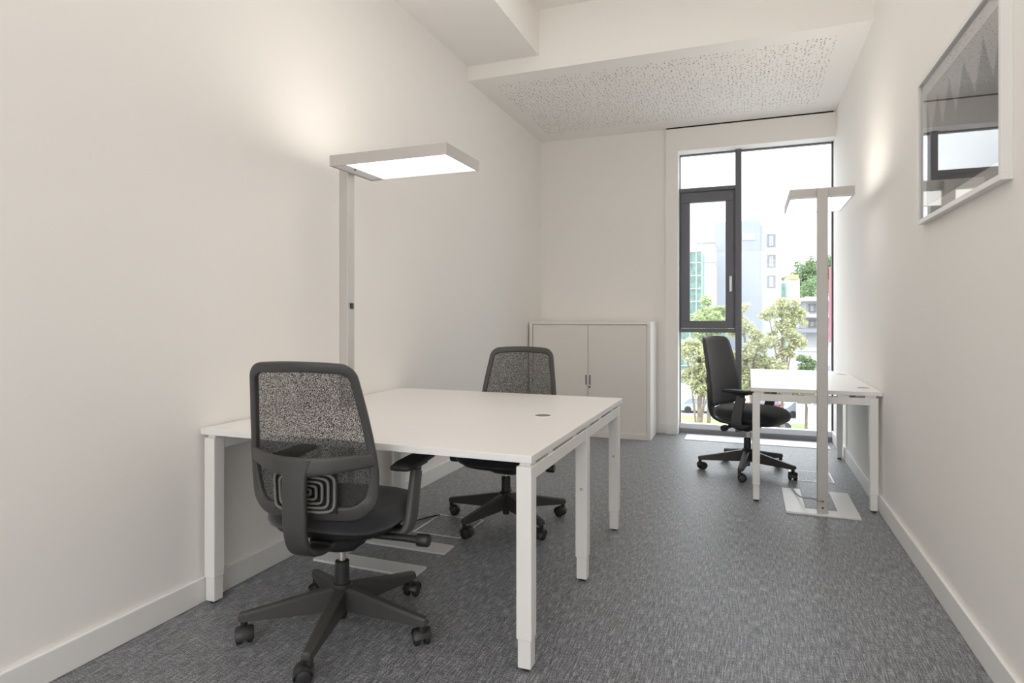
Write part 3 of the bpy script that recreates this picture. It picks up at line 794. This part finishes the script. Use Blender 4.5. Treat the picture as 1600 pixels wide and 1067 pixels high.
def tree(label, x, y, crown, h0, leafm, nleaf, ls, seed, ground=GZ, name='tree'):
    """crown: list of (dx, dy, z, radius) clumps"""
    rn = random.Random(seed); t = thing(name, label, 'tree', (x, y, ground), 0, 'trees outside')
    b = bmesh.new(); top = max(c[2] for c in crown) - ground
    tr = .06 + top * .007
    tube(b, [(0, 0, 0), (.05, .02, h0 * .6), (0, .05, h0), (.1, 0, top * .75)], [tr * 1.3, tr, tr * .85, tr * .3], 8)
    for c in crown:
        tube(b, [(0, .03, h0 * .9), (c[0] * .5, c[1] * .5, (h0 + c[2] - ground) / 2 + .3), (c[0], c[1], c[2] - ground)], [tr * .5, tr * .3, tr * .1], 6)
    obj('trunk', b, X['bark'], t, smooth=True)
    vs, fs = [], []
    sub = []
    for c in crown:
        sub.append((c[0], c[1], c[2], c[3] * .75))
        for _ in range(7):
            d = Vector((rn.gauss(0, 1), rn.gauss(0, 1), rn.gauss(0, 1))).normalized() * c[3] * rn.uniform(.55, .9)
            sub.append((c[0] + d.x, c[1] + d.y, c[2] + d.z * .9, c[3] * rn.uniform(.25, .48)))
    nleaf = int(nleaf * 1.7); ls *= .78
    wsum = sum(c[3] ** 2.2 for c in sub)
    for c in sub:
        for _ in range(int(nleaf * c[3] ** 2.2 / wsum)):
            d = Vector((rn.gauss(0, 1), rn.gauss(0, 1), rn.gauss(0, 1))).normalized()
            rad = c[3] * (.35 + .65 * rn.random() ** .45) * (.82 + .28 * math.sin(5 * d.x + seed) * math.sin(4 * d.z + 3 * d.y))
            p = Vector((c[0], c[1], c[2] - ground)) + Vector((d.x * rad, d.y * rad, d.z * rad * .85))
            u = Vector((rn.gauss(0, 1), rn.gauss(0, 1), rn.gauss(0, .6))).normalized(); v = u.cross(Vector((rn.gauss(0, 1), rn.gauss(0, 1), rn.gauss(0, 1)))).normalized()
            a = ls * rn.uniform(.6, 1.3); k = len(vs)
            vs += [p - u * a, p + v * a * .5, p + u * a, p - v * a * .5]; fs.append((k, k + 1, k + 2, k + 3))
    me = bpy.data.meshes.new('foliage'); me.from_pydata(vs, [], fs); me.materials.append(leafm)
    o = bpy.data.objects.new('foliage', me); C.objects.link(o); o.parent = t; o['kind'] = 'stuff'
    return t
tree('green tree seen through the opening sash', -2.35, 40, [(0, 0, 1.2, 1.25), (-.8, .3, .7, .8), (.8, .2, .7, .8), (0, .2, 0, 1.3), (-.2, 0, 2.2, .45), (.9, 0, 1.6, .35)], 5.5, LEAF['bright'], 5200, .15, 1)
tree('tall airy tree in front of the white tower', 1.65, 36, [(0, 0, 1.9, .75), (-.7, 0, 1.5, .6), (.7, .2, 1.2, .65), (.1, 0, .7, .8), (-.5, .1, .1, .6), (.8, 0, .0, .55), (.2, .2, -.6, .6), (-.1, 0, -1.4, .7)], 5.5, LEAF['olive'], 4200, .11, 2)
tree('bushy olive tree at centre of the large pane', .15, 37, [(-.55, 0, 1.75, .55), (-.5, 0, .7, .9), (.3, -.3, -.2, .9), (-.4, 0, -1.0, .9), (.6, 0, -1.3, .8), (-.2, 0, -2.0, .9)], 4.5, LEAF['olive'], 6000, .11, 3)
tree('yellowish tree low in the pane below the sash', -2.2, 30, [(0, 0, -.5, .8), (.3, 0, -1.3, .75), (-.6, .2, -.3, .6), (.1, 0, -2.1, .7), (.6, 0, -.7, .6), (-.4, 0, -1.5, .7), (.5, 0, -2.2, .5)], 3.6, LEAF['olive'], 6500, .10, 4)
tree('small young tree by the grey garage', 4.3, 55, [(0, 0, -2.2, .7), (0, 0, -3.0, .9)], 3.0, LEAF['deep'], 1500, .15, 5)
for i, (x, y, z, r_) in enumerate([(-1.2, 52, -3.0, 1.0), (.6, 51, -3.0, 1.1), (2.4, 52, -3.1, 1.0), (4.0, 51.5, -3.4, .9)]):
    tree(['leftmost bush of the tall hedge row behind the desk', 'second bush from left in the hedge row behind the desk', 'third bush from left in the hedge row behind the desk', 'rightmost bush of the tall hedge row behind the desk'][i],
         x, y, [(0, 0, z, r_), (.3, 0, z - 1.0, r_), (-.4, 0, z - .9, r_ * .9)], 3.2, LEAF['bright' if i % 2 else 'deep'], 2200, .14, 20 + i, name='hedge_bush')
hill_lab = ['tree at left foot of the wooded hill', 'tree second from left on the wooded hill', 'tree at middle of the wooded hill', 'tree right of middle on the wooded hill', 'tree on right crest of the wooded hill', 'tree at far right edge of the wooded hill', 'lower tree on the wooded hill slope, left', 'lower tree on the wooded hill slope, right', 'pale tree in front of wooded hill behind right lamp pole']
hill = [(11.2, 176, 10.5, 3.0), (13.0, 178, 13.5, 3.2), (15.0, 178, 14.2, 3.4), (17.5, 180, 14.8, 3.5), (20.0, 180, 15.5, 3.5), (22.5, 180, 15, 3.5), (14.3, 165, 8.5, 4.0), (18.0, 166, 8.0, 4.2), (15.0, 150, 5.0, 3.2)]
for i, (x, y, z, r_) in enumerate(hill):
    tree(hill_lab[i], x, y, [(0, 0, z, r_), (-.8, -1, z - 3, r_ * .9), (1, -1, z - 3.5, r_), (0, -1.5, z - 6.5, r_ * 1.1)], 7, LEAF['deep'], 2600, .38, 40 + i)

# buildings
def far_window(par, x0, x1, y, z0, z1, nx=2):
    f = bmesh.new(); e = .12
    bx(f, x0, x1, y - .12, y + .05, z1 - e, z1); bx(f, x0, x1, y - .12, y + .05, z0, z0 + e * .6)
    for i in range(nx + 1):
        xx = x0 + (x1 - x0) * i / nx; bx(f, xx - e * .4, xx + e * .4, y - .12, y + .05, z0, z1)
    o = obj('window', f, X['dgrey'], par)
    m_ = (x1 - x0) * .27
    box('pane', x0, x1, y - .06, y - .02, z0, z1, X['pane'], o); box('blind', x0 + m_, x1 - m_, y - .09, y - .06, z0 + .1, z1 - .2, X['white'], o)
tw = thing('tower_building', 'white tower block with pale blue side wall and roof antenna', 'building', (0, 0, 0))
b = bmesh.new(); bx(b, -6.0, 1.85, 120, 132, GZ, 18.7); obj('blue_block', b, X['blue'], tw)
b = bmesh.new(); bx(b, 1.85, 4.6, 121.0, 131, GZ, 18.2); obj('white_block', b, X['white'], tw)
for z in (14.0, 10.3, 6.6): far_window(tw, 3.15, 4.45, 121.0, z, z + 2.2)
o = bmesh.new(); bx(o, -1.1, 1.05, 119.9, 120.05, 15.2, 16.4); v = obj('louvre_recess', o, X['grey'], tw)
for k in range(5): box('slat', -1.05, 1.0, 119.84, 119.9, 15.3 + k * .21, 15.42 + k * .21, X['white'], v)
o = bmesh.new(); bx(o, -3.9, -2.5, 119.9, 120.05, 15.2, 16.4); v = obj('louvre_recess', o, X['grey'], tw)
for k in range(5): box('slat', -3.85, -2.55, 119.84, 119.9, 15.3 + k * .21, 15.42 + k * .21, X['white'], v)
b = bmesh.new(); tube(b, [(3.4, 125, 18.2), (3.4, 125, 23.0)], .07, 6)
for z in (19.5, 20.6, 21.7): bx(b, 2.9, 3.9, 124.96, 125.04, z, z + .08)
obj('antenna', b, X['steel'], tw)
bl = thing('white_building', 'plain white block standing left of the tower', 'building', (0, 0, 0))
b = bmesh.new(); bx(b, -8.3, -5.4, 110, 118, GZ, 13.9); obj('block', b, X['white'], bl)
b = bmesh.new(); bx(b, -8.4, -5.3, 109.8, 118.2, 10.6, 10.85); bx(b, -8.4, -5.3, 109.8, 118.2, 13.9, 14.15); obj('cornice', b, X['grey'], bl)
gb = thing('netted_building', 'building wrapped in green scaffold netting at left', 'building', (0, 0, 0))
b = bmesh.new(); bx(b, -9.0, -6.15, 90, 96, GZ, 10.4); obj('netted_block', b, X['green'], gb)
b = bmesh.new()
for x in (-9.05, -7.7, -6.85, -6.1): bx(b, x - .05, x + .05, 89.6, 89.7, GZ, 12.2 if x > -7.6 else 11.6)
for k in range(11): bx(b, -9.1, -6.05, 89.6, 89.68, GZ + 1.8 * k + .6, GZ + 1.8 * k + .70)
obj('scaffold', b, X['steel'], gb)
cr_ = thing('tower_crane', 'thin lattice crane mast rising above the netted building', 'crane', (-7.55, 97, GZ))
b = bmesh.new()
for sx in (-.22, .22):
    for sy in (-.22, .22): tube(b, [(sx, sy, 0), (sx, sy, 26.6)], .05, 5)
for k in range(38):
    z = .7 * k; s = 1 if k % 2 else -1
    tube(b, [(-.22 * s, -.22, z), (.22 * s, -.22, z + .7)], .035, 5); bx(b, -.22, .22, -.24, -.20, z + .68, z + .74)
obj('mast', b, X['steel'], cr_)
yb = thing('yellow_topped_building', 'small white block with yellow parapet before the wooded hill', 'building', (0, 0, 0))
b = bmesh.new(); bx(b, 5.0, 7.0, 100, 108, GZ, 6.9); obj('block', b, X['white'], yb)
b = bmesh.new(); bx(b, 5.5, 6.8, 99.8, 108, 6.9, 7.5); obj('parapet', b, X['yellow'], yb)
b = bmesh.new(); bx(b, 4.45, 5.05, 99.5, 104, GZ, 6.2); obj('stair_block', b, X['green'], yb)
hb_ = thing('low_building', 'low white building with overhanging grey roofs at right', 'building', (0, 0, 0))
b = bmesh.new(); bx(b, 5.6, 12, 72, 82, GZ, 3.4); obj('block', b, X['white'], hb_)
for z in (-.35, 1.2, 2.9):
    b = bmesh.new(); bx(b, 4.7, 12.4, 70.6, 82, z, z + .35); obj('roof_slab', b, X['dgrey'] if z < 0 else X['white'], hb_)
for x in (5.9, 7.0, 8.1, 9.2):
    far_window(hb_, x, x + .6, 72, .2, .95, 1); far_window(hb_, x, x + .6, 72, 1.8, 2.6, 1)
gr_ = thing('garage', 'flat roofed pale grey garage beside the street', 'garage', (0, 0, 0))
b = bmesh.new(); bx(b, 3.95, 12, 60, 60.8, GZ, -1.75); obj('block', b, X['grey'], gr_)
b = bmesh.new(); bx(b, 3.85, 12.1, 59.85, 60.9, -1.75, -1.5); obj('roof', b, X['white'], gr_)
for k in range(4): box('door_panel', 5.3 + k * 1.5, 6.6 + k * 1.5, 59.93, 60, -6.4, -3.0, X['dgrey'], gr_)
rp = thing('red_pylon', 'tall red sign pylon standing on the roof at right edge of window', 'sign', (6.80, 60.4, -1.5))
b = bmesh.new(); bx(b, -.24, .24, -.15, .15, .55, 7.1, .03); obj('panel', b, X['red'], rp)
b = bmesh.new(); bx(b, -.2, -.1, -.05, .05, 0, .6); bx(b, .1, .2, -.05, .05, 0, .6); obj('post', b, X['steel'], rp)
lp = thing('street_lamp', 'thin grey street lamp post in front of the tower', 'street lamp', (3.05, 70, GZ + .02))
b = bmesh.new(); tube(b, [(0, 0, 0), (0, 0, 15.6), (-.1, 0, 16.0), (-.5, 0, 16.15)], [.14, .09, .07, .06], 8); obj('post', b, X['steel'], lp, smooth=True)
b = bmesh.new(); bx(b, -1.3, -.4, -.14, .14, 16.08, 16.22, .04); obj('lamp_head', b, X['steel'], lp)
